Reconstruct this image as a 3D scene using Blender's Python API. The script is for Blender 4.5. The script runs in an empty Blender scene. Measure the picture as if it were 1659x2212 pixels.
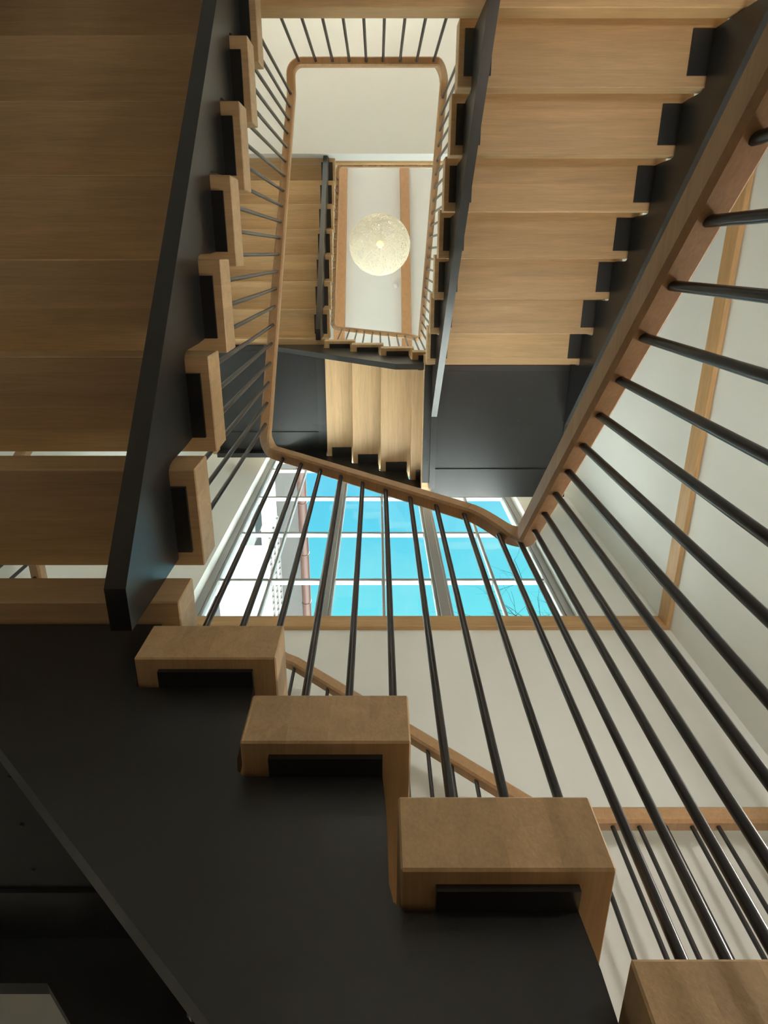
import bpy, bmesh, math, random
from mathutils import Vector, Matrix, noise
random.seed(7)
PI = math.pi
sc = bpy.context.scene
COL = sc.collection

# ------------------------------------------------------------------ camera
W, H = 1659.0, 2212.0
F_PX, CX, CY, PIT = 989.1, 814.9, 792.4, 0.2436      # focal length, principal point (px), tilt away from the zenith
CAM_Z = 1.2
cam = bpy.data.cameras.new('camera')
cam.sensor_fit = 'HORIZONTAL'; cam.sensor_width = 36.0
cam.lens = F_PX / W * 36.0
cam.shift_x = (W / 2 - CX) / W
cam.shift_y = (CY - H / 2) / W
cam.clip_start = 0.02; cam.clip_end = 300
camo = bpy.data.objects.new('camera', cam); COL.objects.link(camo)
camo.location = (0, 0, CAM_Z); camo.rotation_euler = (PI - PIT, 0, 0)
sc.camera = camo

# ------------------------------------------------------------------ world, sun, exposure
wd = bpy.data.worlds.new('world'); sc.world = wd; wd.use_nodes = True
nt = wd.node_tree; nt.nodes.clear()
def wn(t, **k):
    n = nt.nodes.new(t)
    for a, b in k.items(): setattr(n, a, b)
    return n
out = wn('ShaderNodeOutputWorld'); bg = wn('ShaderNodeBackground'); bg.inputs['Strength'].default_value = 1.06
tc = wn('ShaderNodeTexCoord'); sep = wn('ShaderNodeSeparateXYZ'); nt.links.new(tc.outputs['Generated'], sep.inputs[0])
rmp = wn('ShaderNodeValToRGB')
rmp.color_ramp.elements[0].position = 0.0; rmp.color_ramp.elements[0].color = (.60, .84, .86, 1)
rmp.color_ramp.elements[1].position = 1.0; rmp.color_ramp.elements[1].color = (.045, .40, .74, 1)
e = rmp.color_ramp.elements.new(.72); e.color = (.16, .70, .80, 1)
nt.links.new(sep.outputs['Z'], rmp.inputs[0])
nz = wn('ShaderNodeTexNoise'); nz.inputs['Scale'].default_value = 3.2; nz.inputs['Detail'].default_value = 6
mp = wn('ShaderNodeMapping'); mp.inputs['Scale'].default_value = (1, 1, 2.4)
nt.links.new(tc.outputs['Generated'], mp.inputs[0]); nt.links.new(mp.outputs[0], nz.inputs['Vector'])
cr = wn('ShaderNodeValToRGB'); cr.color_ramp.elements[0].position = .46; cr.color_ramp.elements[1].position = .8
cr.color_ramp.elements[1].color = (.55, .55, .55, 1)
nt.links.new(nz.outputs['Fac'], cr.inputs[0])
mx = wn('ShaderNodeMix', data_type='RGBA'); nt.links.new(cr.outputs[0], mx.inputs[0])
nt.links.new(rmp.outputs[0], mx.inputs[6]); mx.inputs[7].default_value = (.45, .84, .84, 1)
nt.links.new(mx.outputs[2], bg.inputs['Color']); nt.links.new(bg.outputs[0], out.inputs[0])

sun = bpy.data.lights.new('sun', 'SUN'); sun.energy = 100.0; sun.angle = .009; sun.color = (1, .98, .94)
suno = bpy.data.objects.new('sun', sun); COL.objects.link(suno)
suno.rotation_euler = Vector((-.30, .30, -.90)).to_track_quat('-Z', 'Y').to_euler()
suno.location = (12, -6, 18)

sc.view_settings.view_transform = 'Standard'; sc.view_settings.look = 'None'
sc.view_settings.exposure = 0.25; sc.view_settings.gamma = 1.0; sc.view_settings.use_curve_mapping = False
sc.cycles.use_denoising = True
sc.cycles.max_bounces = 10; sc.cycles.diffuse_bounces = 6; sc.cycles.glossy_bounces = 4; sc.cycles.transparent_max_bounces = 12
sc.cycles.sample_clamp_indirect = 30.0

# ------------------------------------------------------------------ materials
MAT = {}
def mat(name, build):
    if name not in MAT:
        m = bpy.data.materials.new(name); m.use_nodes = True
        t = m.node_tree; b = t.nodes['Principled BSDF']
        build(t, b); MAT[name] = m
    return MAT[name]
def N(t, ty, **k):
    n = t.nodes.new(ty)
    for a, b in k.items(): setattr(n, a, b)
    return n
def plain(name, col, rough=.6, metal=0.0, spec=.5, mott=0.0, mscale=6.0, bump=0.0, bscale=80.0):
    def build(t, b):
        b.inputs['Base Color'].default_value = (*col, 1); b.inputs['Roughness'].default_value = rough
        b.inputs['Metallic'].default_value = metal; b.inputs['Specular IOR Level'].default_value = spec
        co = N(t, 'ShaderNodeTexCoord')
        if mott:
            nz = N(t, 'ShaderNodeTexNoise'); nz.inputs['Scale'].default_value = mscale; nz.inputs['Detail'].default_value = 5
            t.links.new(co.outputs['Object'], nz.inputs['Vector'])
            r = N(t, 'ShaderNodeMapRange'); r.inputs[1].default_value = .3; r.inputs[2].default_value = .7
            r.inputs[3].default_value = 1 - mott; r.inputs[4].default_value = 1 + mott
            t.links.new(nz.outputs['Fac'], r.inputs[0])
            v = N(t, 'ShaderNodeVectorMath', operation='SCALE'); v.inputs[0].default_value = col
            t.links.new(r.outputs[0], v.inputs['Scale']); t.links.new(v.outputs[0], b.inputs['Base Color'])
        if bump:
            nb = N(t, 'ShaderNodeTexNoise'); nb.inputs['Scale'].default_value = bscale; nb.inputs['Detail'].default_value = 3
            t.links.new(co.outputs['Object'], nb.inputs['Vector'])
            bp = N(t, 'ShaderNodeBump'); bp.inputs['Strength'].default_value = bump; bp.inputs['Distance'].default_value = .01
            t.links.new(nb.outputs['Fac'], bp.inputs['Height']); t.links.new(bp.outputs[0], b.inputs['Normal'])
    return mat(name, build)
def wood(name, base, axis=0, stave=.07, rough=.45, contrast=.13, stave_axis=1):
    """oak: grain runs along `axis` of the object, staves glued side by side along `stave_axis`"""
    def build(t, b):
        co = N(t, 'ShaderNodeTexCoord'); oi = N(t, 'ShaderNodeObjectInfo')
        sp = N(t, 'ShaderNodeSeparateXYZ'); t.links.new(co.outputs['Object'], sp.inputs[0])
        d = N(t, 'ShaderNodeMath', operation='DIVIDE'); t.links.new(sp.outputs[stave_axis], d.inputs[0]); d.inputs[1].default_value = stave
        fl = N(t, 'ShaderNodeMath', operation='FLOOR'); t.links.new(d.outputs[0], fl.inputs[0])
        ad = N(t, 'ShaderNodeMath', operation='MULTIPLY_ADD'); t.links.new(oi.outputs['Random'], ad.inputs[0]); ad.inputs[1].default_value = 97.0
        t.links.new(fl.outputs[0], ad.inputs[2])
        wnz = N(t, 'ShaderNodeTexWhiteNoise', noise_dimensions='1D'); t.links.new(ad.outputs[0], wnz.inputs['W'])
        mul = N(t, 'ShaderNodeVectorMath', operation='SCALE'); mul.inputs['Scale'].default_value = 11.0
        t.links.new(wnz.outputs['Color'], mul.inputs[0])
        add = N(t, 'ShaderNodeVectorMath', operation='ADD'); t.links.new(co.outputs['Object'], add.inputs[0]); t.links.new(mul.outputs[0], add.inputs[1])
        sc3 = [26.0, 26.0, 26.0]; sc3[axis] = 1.6
        m1 = N(t, 'ShaderNodeMapping'); m1.inputs['Scale'].default_value = sc3; t.links.new(add.outputs[0], m1.inputs[0])
        n1 = N(t, 'ShaderNodeTexNoise'); n1.inputs['Scale'].default_value = 1.0; n1.inputs['Detail'].default_value = 7; n1.inputs['Roughness'].default_value = .62
        n1.inputs['Distortion'].default_value = .6
        t.links.new(m1.outputs[0], n1.inputs['Vector'])
        sc4 = [190.0, 190.0, 190.0]; sc4[axis] = 9.0
        m2 = N(t, 'ShaderNodeMapping'); m2.inputs['Scale'].default_value = sc4; t.links.new(add.outputs[0], m2.inputs[0])
        n2 = N(t, 'ShaderNodeTexNoise'); n2.inputs['Scale'].default_value = 1.0; n2.inputs['Detail'].default_value = 3
        t.links.new(m2.outputs[0], n2.inputs['Vector'])
        r1 = N(t, 'ShaderNodeMapRange'); r1.inputs[1].default_value = .3; r1.inputs[2].default_value = .7; r1.inputs[3].default_value = 1 - contrast; r1.inputs[4].default_value = 1 + contrast
        t.links.new(n1.outputs['Fac'], r1.inputs[0])
        r2 = N(t, 'ShaderNodeMapRange'); r2.inputs[1].default_value = .35; r2.inputs[2].default_value = .65; r2.inputs[3].default_value = .94; r2.inputs[4].default_value = 1.05
        t.links.new(n2.outputs['Fac'], r2.inputs[0])
        r3 = N(t, 'ShaderNodeMapRange'); r3.inputs[3].default_value = .9; r3.inputs[4].default_value = 1.1; t.links.new(wnz.outputs['Value'], r3.inputs[0])
        p1 = N(t, 'ShaderNodeMath', operation='MULTIPLY'); t.links.new(r1.outputs[0], p1.inputs[0]); t.links.new(r2.outputs[0], p1.inputs[1])
        p2 = N(t, 'ShaderNodeMath', operation='MULTIPLY'); t.links.new(p1.outputs[0], p2.inputs[0]); t.links.new(r3.outputs[0], p2.inputs[1])
        v = N(t, 'ShaderNodeVectorMath', operation='SCALE'); v.inputs[0].default_value = base
        t.links.new(p2.outputs[0], v.inputs['Scale']); t.links.new(v.outputs[0], b.inputs['Base Color'])
        b.inputs['Roughness'].default_value = rough
        bp = N(t, 'ShaderNodeBump'); bp.inputs['Strength'].default_value = .08; bp.inputs['Distance'].default_value = .004
        t.links.new(n2.outputs['Fac'], bp.inputs['Height']); t.links.new(bp.outputs[0], b.inputs['Normal'])
    return mat(name, build)

OAK = (.585, .395, .21)
M_TREAD = wood('oak tread', OAK, 0, .075)
M_RAIL = wood('oak handrail', (.52, .32, .165), 1, 5.0, stave_axis=2, contrast=.1)
M_TRIMX = wood('oak trim', (.60, .38, .18), 0, 5.0)
M_TRIMY = wood('oak trim along wall', (.60, .38, .18), 1, 5.0, stave_axis=0)
M_BEAM = wood('oak beam', (.46, .25, .12), 1, 5.0, stave_axis=0, contrast=.1)
M_DECK = wood('oak deck', OAK, 0, .12)
M_PANEL = plain('black steel sheet', (.008, .009, .010), .38, 0, .8, mott=.1, mscale=9)
M_STEEL = plain('black steel plate', (.008, .009, .010), .34, 0, 1.0, mott=.15, mscale=9, bump=.03, bscale=180)
M_BAL = plain('dark steel baluster', (.030, .028, .030), .28, .2, .8)
M_WALL = plain('white plaster wall', (.86, .89, .87), .85, 0, .2, mott=.015, mscale=2, bump=.03, bscale=220)
M_CEIL = plain('white ceiling', (.80, .81, .80), .9, 0, .2, mott=.01, mscale=2)
M_SLAB = plain('white painted slab', (.82, .83, .82), .7, 0, .3)
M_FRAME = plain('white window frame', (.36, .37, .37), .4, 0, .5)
M_FLOOR = wood('oak floor boards', (.42, .28, .16), 1, .14, stave_axis=0)
def glassb(t, b):
    o = t.nodes['Material Output']; t.nodes.remove(b)
    tr = N(t, 'ShaderNodeBsdfTransparent'); gl = N(t, 'ShaderNodeBsdfGlossy'); gl.inputs['Roughness'].default_value = .02
    tr.inputs['Color'].default_value = (.97, 1, .985, 1)
    m = N(t, 'ShaderNodeMixShader'); m.inputs[0].default_value = .04; t.links.new(tr.outputs[0], m.inputs[1]); t.links.new(gl.outputs[0], m.inputs[2])
    t.links.new(m.outputs[0], o.inputs[0])
M_GLASS = mat('window glass', glassb)
def emit(name, col, s):
    def build(t, b):
        b.inputs['Base Color'].default_value = (*col, 1); b.inputs['Emission Color'].default_value = (*col, 1); b.inputs['Emission Strength'].default_value = s
    return mat(name, build)

# ------------------------------------------------------------------ mesh helpers
class MB:
    def __init__(s): s.v = []; s.f = []
    def box(s, a, b):
        i = len(s.v); x0, y0, z0 = a; x1, y1, z1 = b
        s.v += [(x0,y0,z0),(x1,y0,z0),(x1,y1,z0),(x0,y1,z0),(x0,y0,z1),(x1,y0,z1),(x1,y1,z1),(x0,y1,z1)]
        s.f += [tuple(i+j for j in q) for q in ((3,2,1,0),(4,5,6,7),(0,1,5,4),(1,2,6,5),(2,3,7,6),(3,0,4,7))]
        return s
    def prism_yz(s, poly, x0, x1):
        """polygon in (y,z), counter-clockwise seen from +x, extruded along x"""
        i = len(s.v); n = len(poly)
        s.v += [(x0, y, z) for y, z in poly] + [(x1, y, z) for y, z in poly]
        s.f.append(tuple(i + n - 1 - j for j in range(n))); s.f.append(tuple(i + n + j for j in range(n)))
        for j in range(n):
            k = (j + 1) % n
            s.f.append((i + j, i + k, i + n + k, i + n + j))
        return s
    def tube(s, pts, r, n=8, cap=True):
        rs = r if isinstance(r, (list, tuple)) else [r] * len(pts)
        pts = [Vector(p) for p in pts]; i0 = len(s.v); up = None
        for j, p in enumerate(pts):
            t = (pts[min(j+1, len(pts)-1)] - pts[max(j-1, 0)]).normalized()
            if up is None:
                up = t.orthogonal().normalized()
            up = (up - t * up.dot(t)); up = up.normalized() if up.length > 1e-6 else t.orthogonal().normalized()
            sd = t.cross(up)
            for k in range(n):
                a = 2 * PI * k / n; s.v.append(tuple(p + (up * math.cos(a) + sd * math.sin(a)) * rs[j]))
        for j in range(len(pts) - 1):
            for k in range(n):
                a = i0 + j * n + k; b = i0 + j * n + (k + 1) % n
                s.f.append((a, b, b + n, a + n))
        if cap:
            s.f.append(tuple(i0 + n - 1 - k for k in range(n))); e = i0 + (len(pts) - 1) * n
            s.f.append(tuple(e + k for k in range(n)))
        return s
    def sweep(s, pts, sec):
        """section sec [(lateral, up from the underside)] along the underside line pts; lateral is horizontal, mitred at bends"""
        pts = [Vector(p) for p in pts]; n = len(sec); i0 = len(s.v)
        for j, p in enumerate(pts):
            a = (p - pts[j-1]) if j else (pts[1] - p); b = (pts[j+1] - p) if j < len(pts) - 1 else a
            a = a.normalized(); b = b.normalized(); t = (a + b).normalized()
            ah = Vector((a.x, a.y, 0)).normalized(); th = Vector((t.x, t.y, 0)).normalized()
            lat = Vector((th.y, -th.x, 0)); up = lat.cross(t).normalized(); lat = lat / max(.6, th.dot(ah))
            for u, w in sec: s.v.append(tuple(p + lat * u + up * w))
        for j in range(len(pts) - 1):
            for k in range(n):
                a = i0 + j * n + k; b = i0 + j * n + (k + 1) % n
                s.f.append((a, a + n, b + n, b))
        s.f.append(tuple(i0 + k for k in range(n))); e = i0 + (len(pts) - 1) * n
        s.f.append(tuple(e + n - 1 - k for k in range(n)))
        return s
    def mesh(s, name, m=None, smooth=False, bevel=0):
        me = bpy.data.meshes.new(name); me.from_pydata([tuple(v) for v in s.v], [], s.f); me.update()
        bm = bmesh.new(); bm.from_mesh(me); bmesh.ops.recalc_face_normals(bm, faces=bm.faces)
        if bevel: bmesh.ops.bevel(bm, geom=list(bm.edges), offset=bevel, segments=1, affect='EDGES', profile=.5)
        bm.to_mesh(me); bm.free()
        if smooth:
            for p in me.polygons: p.use_smooth = True
        if m: me.materials.append(m)
        return me
def link(name, data, parent=None, loc=(0,0,0), rz=0.0):
    o = bpy.data.objects.new(name, data); COL.objects.link(o); o.parent = parent
    o.location = loc; o.rotation_euler = (0, 0, rz)
    return o
def tag(o, label, cat, group=None):
    o['label'] = label; o['category'] = cat
    if group: o['group'] = group
    return o
def thing(name, label, cat, loc=(0,0,0), rz=0.0, group=None):
    return tag(link(name, None, None, loc, rz), label, cat, group)
def struct(name, me, parent=None, label=None):
    o = link(name, me, parent)
    if parent is None: o['kind'] = 'structure'
    if label: o['label'] = label
    return o
def smooth_angle(me, ang=.6):
    for p in me.polygons: p.use_smooth = True
    me.set_sharp_from_angle(angle=ang)
    return me

# ------------------------------------------------------------------ dimensions (metres; world z = 0 is the ground floor)
R, G, D, T = .175, .28, .307, .092            # riser, going, tread depth, tread thickness
LEN = 1.30                                    # tread length
XL, XR, YF = -.504, .400, .850                # inner tread ends of left, right and front flights
XLO, XRO, YFO = XL - LEN, XR + LEN, YF + LEN
def Z(level): return 1.575 + R * level         # walking surface of a level (level -9 = ground floor)
WX0, WX1, WY0, WY1 = -1.98, 1.835, -5.6, 2.293 # inner faces of the walls
F1Z, F2Z = Z(12), Z(33)
YB = -1.065                                    # edge of the upper floors towards the void
PLATE = .008

# ================================================================== SETTING
m = MB().box((WX0 - .3, WY0 - .3, -.25), (WX1 + .3, WY1 + .34, 0)).mesh('floor', M_FLOOR); struct('floor', m)
# ground outside
m = MB().box((-60, WY1 + .34, -.6), (60, 70, -.3)).mesh('ground_outside', plain('pale gravel', (.30, .31, .31), .9, mott=.1, mscale=.8)); struct('ground_outside', m)
def ceil_z(y):
    return CAM_Z + (8.85 - .5 * y) if y > -1.6 else CAM_Z + 9.65 - .5 * (-1.6 - y)
# roof / sloping ceiling
mb = MB()
mb.prism_yz([(WY1 + .34, ceil_z(WY1 + .34)), (WY1 + .34, ceil_z(WY1 + .34) + .25), (-1.6, ceil_z(-1.6) + .25), (WY0 - .3, ceil_z(WY0 - .3) + .25), (WY0 - .3, ceil_z(WY0 - .3)), (-1.6, ceil_z(-1.6))], WX0 - .3, WX1 + .3)
struct('ceiling', mb.mesh('ceiling', M_CEIL))
# side walls with gable top
def side_wall(name, x0, x1):
    ys = [WY0 - .3, WY1 + .34]
    p = [(ys[0], 0), (ys[1], 0), (ys[1], ceil_z(ys[1])), (-1.6, ceil_z(-1.6)), (ys[0], ceil_z(ys[0]))]
    struct(name, MB().prism_yz(p, x0, x1).mesh(name, M_WALL))
side_wall('wall_left', WX0 - .3, WX0); side_wall('wall_right', WX1, WX1 + .3)
def wall_xz(name, y0, y1, holes, ztop):
    """wall across x with rectangular openings (x0,x1,z0,z1) stacked vertically (non overlapping in z)"""
    mb = MB(); z = 0
    for (x0, x1, z0, z1) in sorted(holes, key=lambda h: h[2]):
        if z0 > z: mb.box((WX0, y0, z), (WX1, y1, z0))
        mb.box((WX0, y0, z0), (x0, y1, z1)); mb.box((x1, y0, z0), (WX1, y1, z1)); z = z1
    mb.box((WX0, y0, z), (WX1, y1, ztop))
    return struct(name, mb.mesh(name, M_WALL))
WIN1 = (-1.28, 1.345, F1Z + .0, CAM_Z + 5.42)
WIN2 = (-1.28, 1.345, CAM_Z + 5.8, CAM_Z + 7.35)  # upper window hidden by the stairs, added to bring daylight to the top
wall_xz('wall_front', WY1, WY1 + .34, [WIN1, WIN2], ceil_z(WY1 + .34) + .05)
BW_ADDED = [(-1.5, 1.4, F1Z + .7, F1Z + 2.7), (-1.5, 1.4, F2Z + .6, F2Z + 1.9)]  # unseen back windows, added to let extra daylight into the halls
wall_xz('wall_back', WY0 - .3, WY0, BW_ADDED, ceil_z(WY0))

def window(idx, box, yc, mull, munt, rows, label):
    x0, x1, z0, z1 = box; fw = .055
    w = link('window_%d' % idx, None); w['kind'] = 'structure'
    y0, y1 = yc - .035, yc + .035
    def bar(n, a, b): return link(n, MB().box(a, b).mesh(n, M_FRAME, bevel=.004), w)
    bar('frame', (x0, y0, z0), (x0 + fw, y1, z1)); bar('frame', (x1 - fw, y0, z0), (x1, y1, z1))
    bar('frame', (x0 + fw, y0, z0), (x1 - fw, y1, z0 + fw)); bar('frame', (x0 + fw, y0, z1 - fw), (x1 - fw, y1, z1))
    for q in mull: bar('mullion', (q - .036, y0 - .012, z0 + fw), (q + .036, y1, z1 - fw))
    # casement stiles beside the mullions and jambs
    edges = [x0 + fw] + [v for q in mull for v in (q - .036, q + .036)] + [x1 - fw]
    zs = [z0 + fw] + [r for r in rows if z0 + .12 < r < z1 - .12] + [z1 - fw]
    for b in range(0, len(edges), 2):
        a, c = edges[b], edges[b+1]; inner = [a + .022, c - .022]
        bar('stile', (a, y0 + .008, zs[0]), (a + .022, y1 - .006, zs[-1])); bar('stile', (c - .022, y0 + .008, zs[0]), (c, y1 - .006, zs[-1]))
        mm = [q for q in munt if a < q < c]
        for q in mm: bar('muntin', (q - .011, yc - .022, zs[0]), (q + .011, yc + .022, zs[-1]))
        cuts = [inner[0]] + [v for q in mm for v in (q - .011, q + .011)] + [inner[1]]
        for r in zs[1:-1]: 
            for h in range(0, len(cuts), 2): bar('glazing_bar', (cuts[h], yc - .022, r - .012), (cuts[h+1], yc + .022, r + .012))
        zz = [zs[0]] + [v for r in zs[1:-1] for v in (r - .012, r + .012)] + [zs[-1]]
        for h in range(0, len(cuts), 2):
            for v in range(0, len(zz), 2):
                link('pane', MB().box((cuts[h], yc - .003, zz[v]), (cuts[h+1], yc + .003, zz[v+1])).mesh('pane', M_GLASS), w)
    return w
YG = 2.43
ROWS = [CAM_Z + 2.99, CAM_Z + 3.59, CAM_Z + 4.205, CAM_Z + 4.82]
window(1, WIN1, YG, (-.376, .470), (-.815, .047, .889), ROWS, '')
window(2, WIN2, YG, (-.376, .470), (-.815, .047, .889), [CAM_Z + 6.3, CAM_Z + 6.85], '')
for i, b in enumerate(BW_ADDED): window(3 + i, b, WY0 - .15, (-.5, .45), (), [], '')
# oak bands round the walls at first floor level
struct('trim_1', MB().box((WX0, WY1 - .028, F1Z - .089), (WX1, WY1 + .08, F1Z)).mesh('trim_1', M_TRIMX, bevel=.003))
struct('trim_2', MB().box((WX1 - .028, YB - .2, F1Z - .089), (WX1, WY1 - .028, F1Z)).mesh('trim_2', M_TRIMY, bevel=.003))
# upper floors: slab + oak nosing board towards the void
for nm, z in (('floor_first', F1Z), ('floor_second', F2Z)):
    s = struct(nm, MB().box((WX0, WY0, z - .52), (WX1, YB - .03, z - .10)).mesh(nm, M_SLAB))
    link('floor_boards', MB().box((WX0, WY0, z - .10), (WX1, YB - .16, z)).mesh('floor_boards', M_FLOOR), s)
    link('nosing_board', MB().box((WX0, YB - .16, z - .10), (WX1, YB, z)).mesh('nosing_board', M_TRIMX, bevel=.004), s)
# rafters on the sloping ceiling
def rafter(x0, x1, d=.16):
    a, b = WY1, -1.6
    p = [(a, ceil_z(a) - d), (a, ceil_z(a) + .002), (b, ceil_z(b) + .002), (b, ceil_z(b) - d)]
    return MB().prism_yz(p, x0, x1).mesh('roof_beam', M_BEAM, bevel=.004)
for x0, x1, lb in ((-.77, -.58, 'brown oak roof beam over the edge of the stairwell, left of the globe lamp'),
                   (.44, .61, 'brown oak roof beam running beside the round globe lamp'),
                   (1.63, 1.80, 'brown oak roof beam against the right wall above the stairs')):
    tag(link('roof_beam', rafter(x0, x1)), lb, 'beam')

# ================================================================== STAIRS
def tread_mesh():
    return MB().box((0, 0, -T), (LEN, D, 0)).mesh('tread', M_TREAD, bevel=.003)
ME_TREAD = tread_mesh()
def bracket_mesh(w0): return MB().box((w0, .051, -T - PLATE), (w0 + .135, .256, -T)).mesh('bracket_plate', M_STEEL)
ME_B0, ME_B1 = bracket_mesh(.028), bracket_mesh(LEN - .163)

def stringer_mesh(n, off, s0, s1, zcut, w, th=.05, fd=.118):
    """cut string: sawtooth top under the bracket plates, straight bottom; local y ascends, z=0 is the first tread top"""
    zup = n * R - T - .008
    top = []
    for k in range(n):
        u = k * R - T - PLATE; a = k * G + .051; b = k * G + .256
        if k == 0: top += [(s0, u)] if s0 < a - .01 else []
        top += [(max(a, s0), u), (b + .045, u), (b + .061, u + .01), (b + .067, u + .03), (b + .069, u + .12)]
    top += [(n * G + .05, zup), (s1, zup)] if s1 > n * G + .06 else [(s1, zup)]
    flat = n * R - fd
    sk0 = (zcut + off) / (R / G); sk1 = (flat + off) / (R / G)
    bot = [(s0, max(zcut, s0 * R / G - off))]
    if sk0 > s0: bot.append((sk0, zcut))
    if sk1 < s1: bot += [(sk1, flat), (s1, flat)]
    else: bot.append((s1, s1 * R / G - off))
    poly = bot + top[::-1]
    return MB().prism_yz(poly, w - th / 2, w + th / 2).mesh('stringer', M_STEEL)

def flight(name, n, loc, rz, label, off, s0, s1, zcut, zc_outer=None):
    f = thing(name, label, 'stairs', loc, rz)
    link('stringer', stringer_mesh(n, off, s0, s1, zcut, .094), f)['label'] = 'black steel stringer cut in steps'
    link('stringer', stringer_mesh(n, .50, s0, s1, zcut, LEN - .04, fd=.205 if n == 4 else .118), f)
    for k in range(n):
        t = link('tread', ME_TREAD, f, (0, k * G, k * R))
        link('bracket_plate', ME_B0, t); link('bracket_plate', ME_B1, t)
    return f
YT = -1.110; XN = .6205; YL = 1.167 - G        # nosing of the first tread of right, front, left flights
LAB = {('r', 0): 'lower flight of thick oak treads rising from the ground floor hall',
       ('f', 0): 'short flight of four oak treads on black steel under the large window',
       ('l', 0): 'shaded oak flight with wide black stringer rising from the dark landing to the first floor',
       ('r', 1): 'oak flight of seven treads rising from the first floor edge beside the plain right wall',
       ('f', 1): 'short high flight of four golden oak treads between two black landings',
       ('l', 1): 'highest oak flight, climbing to the second floor beneath the roof beams'}
for n in (0, 1):
    b = 21 * n
    flight('stair_flight', 7, (XR, YT, Z(-8 + b)), 0, LAB['r', n], .45, .055, 7 * G + 1.22, -9 if n else -.17)
    flight('stair_flight', 4, (XN, YF, Z(b)), PI / 2, LAB['f', n], .54, .11, 4 * G + 1.22, -.25)
    flight('stair_flight', 7, (XL, YL, Z(5 + b)), PI, LAB['l', n], .45, .03, 7 * G + .015, -.36)

def landing(kind, n):
    b = 21 * n
    if kind == 'R':
        lv = Z(-1 + b); x0, x1, y0, y1 = XR, XRO, YF, YFO
    else:
        lv = Z(4 + b); x0, x1, y0, y1 = XLO, XL, YF + .01, YFO
    lab = {('R', 0): 'low corner landing of black steel and oak between ground floor flight and window flight',
           ('L', 0): 'near black corner landing beneath the shaded left flight',
           ('R', 1): 'square black steel landing underside in front of the window, beside the right flight',
           ('L', 1): 'black steel landing underside with small bolt heads, at the foot of the highest flight'}[kind, n]
    cx, cy = (x0 + x1) / 2, (y0 + y1) / 2
    t = thing('stair_landing', lab, 'landing', (cx, cy, lv))
    def bx(nm, a, c, m, bev=0): return link(nm, MB().box((a[0]-cx, a[1]-cy, a[2]), (c[0]-cx, c[1]-cy, c[2])).mesh(nm, m, bevel=bev), t)
    bx('deck', (x0, y0, -T), (x1, y1, 0), M_DECK, .003)
    i0, i1 = (x0 + .004, x1 - .02) if kind == 'R' else (x0 + .02, x1 - .13)
    p = bx('steel_panel', (i0, y0 + .125, -T - .012), (i1, y1 - .13, -T), M_PANEL)
    bx('edge_beam', (i0, y0 + .072, -T - .03), (i1, y0 + .12, -T), M_STEEL)
    bx('edge_beam', (x0 + .09, y1 - .27, -T - .022), (x1, y1 + .006, -T - .0121), M_PANEL)
    if kind == 'L': bx('edge_beam', (x1 - .129, y0 + .125, -T - .03), (x1 - .04, y1 - .13, -T), M_STEEL)
    bolt = MB().tube([(0, 0, -.004), (0, 0, 0)], .006, 8).mesh('bolt', M_BAL)
    nx = 4
    for i in range(nx):
        for j in range(5):
            xx = i0 + .05 + (i1 - i0 - .1) * i / (nx - 1); yy = y0 + .2 + (y1 - y0 - .55) * j / 4
            link('bolt', bolt, p, (xx - cx, yy - cy, -T - .012))
    return t
for n in (0, 1):
    landing('R', n); landing('L', n)

# ------------------------------------------------------------------ balustrades
RW, RH = .054, .052
c = .008
SEC = [(-RW/2 + c, 0), (RW/2 - c, 0), (RW/2, c), (RW/2, RH - c), (RW/2 - c, RH), (-RW/2 + c, RH), (-RW/2, RH - c), (-RW/2, c)]
BR = .0088
ME_BAL = {}
def baluster(parent, x, y, zb, zt, org):
    k = round(zt - zb, 3)
    if k not in ME_BAL: ME_BAL[k] = smooth_angle(MB().tube([(0, 0, 0), (0, 0, k)], BR, 12).mesh('baluster', M_BAL))
    return link('baluster', ME_BAL[k], parent, (x - org[0], y - org[1], zb - org[2]))
def arc(a, ctr, b, n=7, za=0, zb=0):
    """quarter arc in plan from a to b round centre, height eased from za to zb"""
    a0 = math.atan2(a[1]-ctr[1], a[0]-ctr[0]); b0 = math.atan2(b[1]-ctr[1], b[0]-ctr[0])
    dd = (b0 - a0 + PI) % (2 * PI) - PI; r = math.hypot(a[0]-ctr[0], a[1]-ctr[1]); o = []
    for i in range(n + 1):
        u = i / n; e = u * u * (3 - 2 * u)
        o.append((ctr[0] + r * math.cos(a0 + dd * u), ctr[1] + r * math.sin(a0 + dd * u), za + (zb - za) * e))
    return o
def ease(plan, z0, m0, z1, m1):
    """give a plan polyline heights by a cubic with end slopes m0, m1 (per metre of run)"""
    ls = [0.0]
    for p, q in zip(plan, plan[1:]): ls.append(ls[-1] + math.hypot(q[0] - p[0], q[1] - p[1]))
    L = ls[-1]; o = []
    for p, l in zip(plan, ls):
        u = l / L; h = (2*u**3 - 3*u*u + 1) * z0 + (u**3 - 2*u*u + u) * L * m0 + (3*u*u - 2*u**3) * z1 + (u**3 - u*u) * L * m1
        o.append((p[0], p[1], h))
    return o
def seg(a, b, n): return [(a[0] + (b[0] - a[0]) * i / n, a[1] + (b[1] - a[1]) * i / n) for i in range(n + 1)]
SL = R / G
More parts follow.
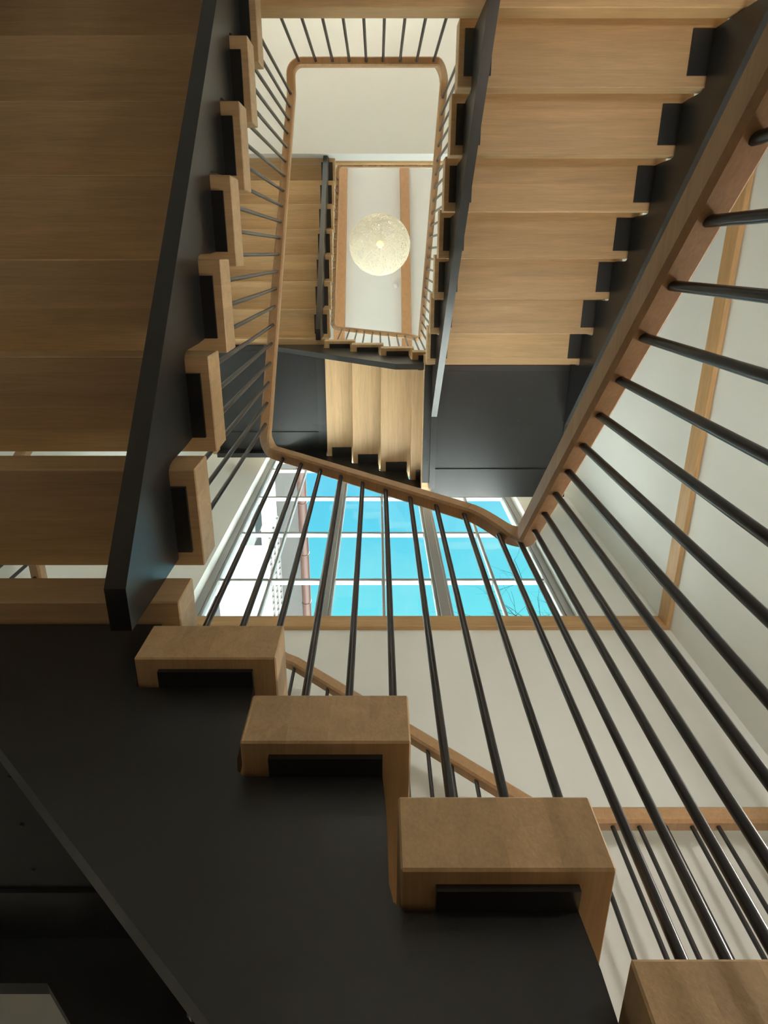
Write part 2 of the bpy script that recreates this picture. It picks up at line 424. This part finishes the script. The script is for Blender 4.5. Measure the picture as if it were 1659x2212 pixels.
def balustrade(label, path, bals, group=None):
    """path: rail underside points; bals: (x, y, foot z, rail underside z)"""
    org = (path[0][0], path[0][1], min(b[2] for b in bals) if bals else path[0][2])
    t = thing('balustrade', label, 'railing', org)
    pts = [(p[0] - org[0], p[1] - org[1], p[2] - org[2]) for p in path]
    link('handrail', smooth_angle(MB().sweep(pts, SEC).mesh('handrail', M_RAIL), .5), t)
    for b in bals: baluster(t, b[0], b[1], b[2], b[3] + .004, org)
    return t
DX = .066
RXR, RXL, RYF, RYB = XR + DX, XL - DX, YF + DX, -1.216
CR = .075; CF = .055
def zr(Y, n): return Z(-8 + 21*n) + (Y - YT) / G * R + (1.03 if n == 0 else .93)
def zf(x, n): return Z(21*n) + (XN - x) / G * R + (.905 if n == 0 else .885)
def zl(Y, n): return min(Z(5 + 21*n) + (YL - Y) / G * R + .915, Z(12 + 21*n) + .9)
for n in (0, 1):
    b = 21 * n
    FZ = Z(12 + b); RZ = FZ + .9
    # right flight (with the front right corner)
    ye = RYF - CF; xe = RXR - CF
    xj = .32; plan = [(p[0], p[1]) for p in arc((RXR, ye), (xe, ye), (xe, RYF), 8)] + seg((xe, RYF), (xj, RYF), 8)[1:]
    path = [(RXR, RYB + CR, zr(RYB + CR, n))] + ease(plan, zr(ye, n), SL, zf(xj, n), SL)
    bals = []
    for k in range(7):
        for j in range(3):
            y = YT + k * G + .04 + j * G / 3
            bals.append((RXR, y, Z(-8 + k + b), zr(y, n)))
    bals.append((RXR - .015, RYF - .03, Z(-1 + b), zr(ye, n) + .06))
    balustrade(['heavy oak handrail on dark steel balusters climbing diagonally in front of the right wall',
                'oak handrail on dark balusters along the inner edge of the flight beside the right wall'][n], path, bals)
    # front flight
    xs = RXL + CF
    rail_fr = path
    xk = xs + .02; path = [(xj, RYF, zf(xj, n)), (xk, RYF, zf(xk, n))]
    def zcorner(x): return min((abs(q[0] - x), q[2]) for q in rail_fr if q[1] > RYF - .01)[1]
    bals = []
    for k in range(4):
        for j in range(3):
            x = XN - k * G - .027 - j * G / 3
            if x < xe + .02: bals.append((x, RYF, Z(k + b), zf(x, n) if x < xj else zcorner(x)))
    balustrade(['sloping oak handrail with dark balusters in front of the large window', 'high sloping oak handrail with short dark balusters below the ceiling'][n], path, bals)
    # left flight (with the front left corner)
    yk = RYF - CF - .02; plan = seg((xk, RYF), (xs, RYF), 2)[:-1] + [(p[0], p[1]) for p in arc((xs, RYF), (xs, RYF - CF), (RXL, RYF - CF), 8)] + [(RXL, yk)]
    path = ease(plan, zf(xk, n), SL, zl(yk, n), SL)
    top = YL - 7 * G + .03
    path += [(RXL, top, zl(top, n)), (RXL, RYB + CR, zl(RYB + CR, n))]
    bals = []
    for k in range(7):
        for j in range(3):
            y = YL - k * G - .04 - j * G / 3
            bals.append((RXL, y, Z(5 + k + b), zl(y, n)))
    balustrade(['long oak handrail with dark balusters on the inner edge of the shaded left flight', 'thin oak handrail on the inner edge of the highest flight under the roof'][n], path, bals)
    # floor edge at the back
    if n == 0:
        path = arc((RXL, RYB + CR), (RXL + CR, RYB + CR), (RXL + CR, RYB), 8, RZ, RZ) + arc((RXR - CR, RYB), (RXR - CR, RYB + CR), (RXR, RYB + CR), 8, RZ, zr(RYB + CR, 1))
        xsb = [-.512 + .11 * i for i in range(9)]
    else:
        path = arc((RXL, RYB + CR), (RXL + CR, RYB + CR), (RXL + CR, RYB), 8, RZ, RZ) + [(WX1 - .02, RYB, RZ)]
        xsb = [-.512 + .098 * i for i in range(24)]
    balustrade(['level oak handrail with dark balusters along the first floor edge', 'level oak handrail along the second floor edge beneath the roof'][n], path, [(x, RYB, FZ, RZ) for x in xsb])

# outer balustrades of the lower storey
YO = YFO - .045; XO = XRO - .05; XLo = XLO + .06
def zfo(x): return max(Z(0) + (XN - x) / G * R + .905, Z(-1) + 1.06)
path = [(XO - .0, YF + .12, Z(-1) + 1.06), (XO, YO - CR, Z(-1) + 1.06)] + arc((XO, YO - CR), (XO - CR, YO - CR), (XO - CR, YO), 6, Z(-1) + 1.06, Z(-1) + 1.06)[1:]
path += [(.68, YO, Z(-1) + 1.06)]
bals = [(XO, YF + .15 + .1 * i, Z(-1), Z(-1) + 1.06) for i in range(11)] + [(XO - .06 - .1 * i, YO, Z(-1), Z(-1) + 1.06) for i in range(9)]
balustrade('level golden oak handrail with thin dark balusters in front of the low white wall', path, bals)
zt = Z(4) + .93
path = [(.68, YO, zfo(.68))] + [(x, YO, zfo(x)) for x in (.62, .5)] + [(-.44, YO, zfo(-.44)), (-.5, YO, zfo(-.44) + .025), (-.56, YO, zt)]
bals = []
for k in range(4):
    for j in range(3):
        x = XN - k * G - .027 - j * G / 3
        bals.append((x, YO, Z(k), min(zfo(x), zt)))
balustrade('sloping golden oak handrail with thin balusters low in front of the white wall', path, bals)
def zlo(Y): return Z(5) + (YL - Y) / G * R + .915
path = [(-.56, YO, zt)] + arc((XLo + CR, YO), (XLo + CR, YO - CR), (XLo, YO - CR), 6, zt, zt) + [(XLo, .98, zt)]
bals = [(-.62 - .105 * i, YO, Z(4), zt) for i in range(11)] + [(XLo, YO - .1 - .1 * i, Z(4), zt) for i in range(11)]
balustrade('level oak handrail round the outer sides of the dark landing', path, bals)
path = [(XLo, .98, zt), (XLo, .86, zlo(.86)), (XLo, YL - 7 * G, zlo(YL - 7 * G))]; bals = []
for k in range(7):
    for j in range(3):
        y = YL - k * G - .04 - j * G / 3
        bals.append((XLo, y, Z(5 + k), zlo(y)))
balustrade('outer oak handrail glimpsed through the gaps of the shaded left flight', path, bals)

# ================================================================== LAMPS
def globe_lamp(c, rad, label, watt, hang, strands=150, group=None, col=(1, .92, .80)):
    t = thing('globe_lamp', label, 'lamp', c, 0, group)
    rnd = random.Random(3)
    mb = MB()
    for i in range(strands):
        ax = Vector((rnd.gauss(0, 1), rnd.gauss(0, 1), rnd.gauss(0, 1))).normalized()
        h = rnd.uniform(-.55, .55); u = ax.orthogonal().normalized(); v = ax.cross(u)
        rr = math.sqrt(1 - h * h); k = 32; w = rnd.uniform(.0026, .0046) * rad / .5; ph = rnd.uniform(0, 6)
        pts = []
        for j in range(k + 1):
            a = 2 * PI * j / k; hh = h + .06 * math.sin(2 * a + ph)
            q = (ax * hh + (u * math.cos(a) + v * math.sin(a)) * math.sqrt(1 - hh * hh)) * rad * rnd.uniform(.985, 1.0)
            pts.append(q)
        pts[-1] = pts[0]
        i0 = len(mb.v)
        mb.tube(pts, w, 4, False)
    def sh(tn, b):
        b.inputs['Base Color'].default_value = (.74, .71, .58, 1); b.inputs['Roughness'].default_value = .7
        b.inputs['Emission Color'].default_value = (1, .93, .74, 1); b.inputs['Emission Strength'].default_value = .13
    link('shade', mb.mesh('shade', mat('cream fibre', sh)), t)
    mb = MB(); mb.tube([(0, 0, -.05), (0, 0, -.035), (0, 0, 0), (0, 0, .035), (0, 0, .05)], [.012, .04, .05, .04, .014], 16)
    link('bulb', smooth_angle(mb.mesh('bulb', emit('warm bulb', (1, .78, .25), 1.6)), 1.5), t, (0, 0, -rad * .985))
    link('lamp_holder', MB().tube([(0, 0, -rad * .985 + .05), (0, 0, rad)], .008, 8).mesh('lamp_holder', M_BAL), t)
    link('cord', MB().tube([(0, 0, rad), (0, 0, rad + hang)], .004, 6).mesh('cord', M_BAL), t)
    link('ceiling_rose', MB().tube([(0, 0, rad + hang - .03), (0, 0, rad + hang)], .05, 16).mesh('ceiling_rose', M_FRAME), t)
    l = bpy.data.lights.new('lamp_light', 'POINT'); l.energy = watt; l.color = col; l.shadow_soft_size = .06
    lo = bpy.data.objects.new('lamp_light', l); COL.objects.link(lo); lo.parent = t; lo.location = (0, 0, 0)
    return t
LZ = CAM_Z + 7.6
globe_lamp((.04, -.128, LZ), .487, 'large round cream fibre globe lamp hanging under the roof', 2.5, ceil_z(-.128) - LZ - .487)
HALL_ADDED = [((.0, -3.3, 2.35), 6, .49), ((.0, -3.3, F1Z + 2.4), 26, F2Z - .52 - F1Z - 2.4 - .28), ((.0, -3.3, F2Z + 2.0), 45, ceil_z(-3.3) - F2Z - 2.0 - .28)]  # hall lamps added out of view to raise the indoor brightness
for i, (p, w, h) in enumerate(HALL_ADDED):
    globe_lamp(p, .28, ['small cream globe lamp hanging in the ground floor hall', 'small cream globe lamp hanging in the first floor hall', 'small cream globe lamp hanging in the second floor hall'][i], w, h, 60)
# added wall lamps, out of view, brightening the space beside the lower flights
for wy, wz, pw, lb in ((-.9, 1.75, 12, 'small white wall lamp on the right wall above the lowest flight'),
                       (.75, 1.9, 27, 'small white wall lamp on the right wall above the low corner landing')):
    wl = thing('wall_lamp', lb, 'lamp', (WX1, wy, wz))
    link('back_plate', MB().box((-.02, -.06, -.09), (0, .06, .09)).mesh('back_plate', M_FRAME, bevel=.003), wl)
    link('shade', smooth_angle(MB().tube([(-.09, 0, -.10), (-.09, 0, .10)], [.05, .06], 20, False).mesh('shade', M_FRAME)), wl)
    l = bpy.data.lights.new('wall_lamp_light', 'POINT'); l.energy = pw; l.color = (1, .93, .84); l.shadow_soft_size = .1
    lo = bpy.data.objects.new('wall_lamp_light', l); COL.objects.link(lo); lo.parent = wl; lo.location = (-.16, 0, .14)
# ceiling fittings
sl = -math.atan(.5)
o = tag(link('smoke_detector', MB().tube([(0, 0, -.03), (0, 0, -.012), (0, 0, .0)], [.035, .05, .05], 20).mesh('smoke_detector', M_CEIL, True), None, (.34, .58, ceil_z(.58))), 'small round white smoke detector on the sloping ceiling', 'detector'); o.rotation_euler = (sl, 0, 0)

# ================================================================== OUTSIDE
BX = -2.75; EZ = CAM_Z + 11.2
nb = thing('neighbour_building', 'white sunlit house with eaves and balcony seen through the window', 'building', (BX, 10, -.3))
def nbp(name, a, b_, m, parent=None, bev=0):
    return link(name, MB().box((a[0]-BX, a[1]-10, a[2]+.3), (b_[0]-BX, b_[1]-10, b_[2]+.3)).mesh(name, m, bevel=bev), parent or nb)
M_NW = plain('white render', (.70, .70, .68), .9, mott=.02, mscale=1)
M_GREY = plain('grey shutter', (.03, .034, .034), .6)
M_COPPER = plain('red brown gutter', (.05, .018, .012), .5)
M_DGLASS = plain('dark window glass', (.03, .04, .045), .1)
nbp('house_wall', (BX - 5, 2.9, -.3), (BX, 22, EZ), M_NW)
nbp('soffit', (BX - 5, 2.9, EZ), (BX + .62, 22, EZ + .06), plain('grey soffit boards', (.05, .05, .05), .8))
link('roof', MB().prism_yz([(0, 0), (19.1, 0), (19.1, .3), (0, .3)], -5, .62).mesh('roof', plain('roof tiles', (.32, .17, .12), .8)), nb, (0, -7.1, EZ + .36))
g = MB(); g.tube([(.70, -7.1, EZ + .36), (.70, 12, EZ + .36)], .13, 14); link('gutter', smooth_angle(g.mesh('gutter', M_COPPER)), nb)
for y in range(12):
    link('gutter_bracket', MB().tube([(.70, -6.6 + y * 1.6, EZ + .36), (.70, -6.57 + y * 1.6, EZ + .36)], .145, 14).mesh('gutter_bracket', M_COPPER), nb)
for wy in (3.6, 6.2, 9.2, 12.2, 15.5):
    for wz in (3.4, 6.3, 9.2):
        w = nbp('window', (BX - .02, wy, wz), (BX + .03, wy + 1.0, wz + 1.5), M_FRAME)
        nbp('pane', (BX + .03, wy + .07, wz + .07), (BX + .04, wy + .47, wz + 1.43), M_DGLASS, w); nbp('pane', (BX + .03, wy + .53, wz + .07), (BX + .04, wy + .93, wz + 1.43), M_DGLASS, w)
        for q in (0, 1):
            y0 = wy - .56 if q == 0 else wy + 1.02
            nbp('shutter', (BX + .005, y0, wz), (BX + .06, y0 + .54, wz + 1.5), M_GREY)
# balcony
bz = CAM_Z + 7.35
bal = nbp('balcony', (BX, 5.2, bz - .14), (BX + .75, 7.3, bz), M_NW)
M_WM = plain('grey metal', (.05, .05, .05), .5)
for i in range(15): nbp('balcony_bar', (BX + .70, 5.22 + i * .145, bz), (BX + .725, 5.245 + i * .145, bz + .95), M_WM, bal)
for q in (.3, .62, .95): nbp('balcony_rail', (BX + .69, 5.2, bz + q - .02), (BX + .735, 7.3, bz + q + .02), M_WM, bal)
# bare tree
tr = thing('bare_tree', 'leafless tree with fine dark twigs against the blue sky', 'tree', (4.75, 7.1, -.3))
rnd = random.Random(11)
mb = MB()
def branch(p, d, L, r, depth):
    pts = [p]; rs = [r]; q = p.copy(); dd = d.copy()
    for i in range(5):
        dd = (dd + Vector((rnd.uniform(-.22, .22), rnd.uniform(-.22, .22), rnd.uniform(-.12, .2)))).normalized()
        q = q + dd * L / 5; pts.append(q.copy()); rs.append(r * (1 - .11 * (i + 1)))
    mb.tube(pts, rs, 5 if depth > 1 else 4, False)
    if depth > 0:
        for i in range(4 if depth > 2 else 3):
            j = rnd.randint(2, 5); ax = Vector((rnd.gauss(0, 1), rnd.gauss(0, 1), rnd.gauss(0, .6))).normalized()
            nd = (dd + ax * rnd.uniform(.5, .95)).normalized()
            branch(pts[j], nd, L * rnd.uniform(.55, .8), rs[j] * .66, depth - 1)
M_BARK = plain('dark bark', (.003, .003, .005), 1.0, 0, 0.0)
TO = Vector((4.75, 7.1, -.3))
trunk = MB(); trunk.tube([(0, 0, 0), (.05, .02, 2), (-.05, .0, 4.6), (.0, .05, 6.6)], [.2, .17, .13, .1], 8); link('trunk', smooth_angle(trunk.mesh('trunk', M_BARK)), tr)
for i in range(7):
    a = i * 2 * PI / 7
    branch(Vector((0, 0, 3.9 + .4 * i)), Vector((math.cos(a) * .8, math.sin(a) * .8, 1)).normalized(), 2.0, .085, 4)
link('branches', mb.mesh('branches', M_BARK), tr)
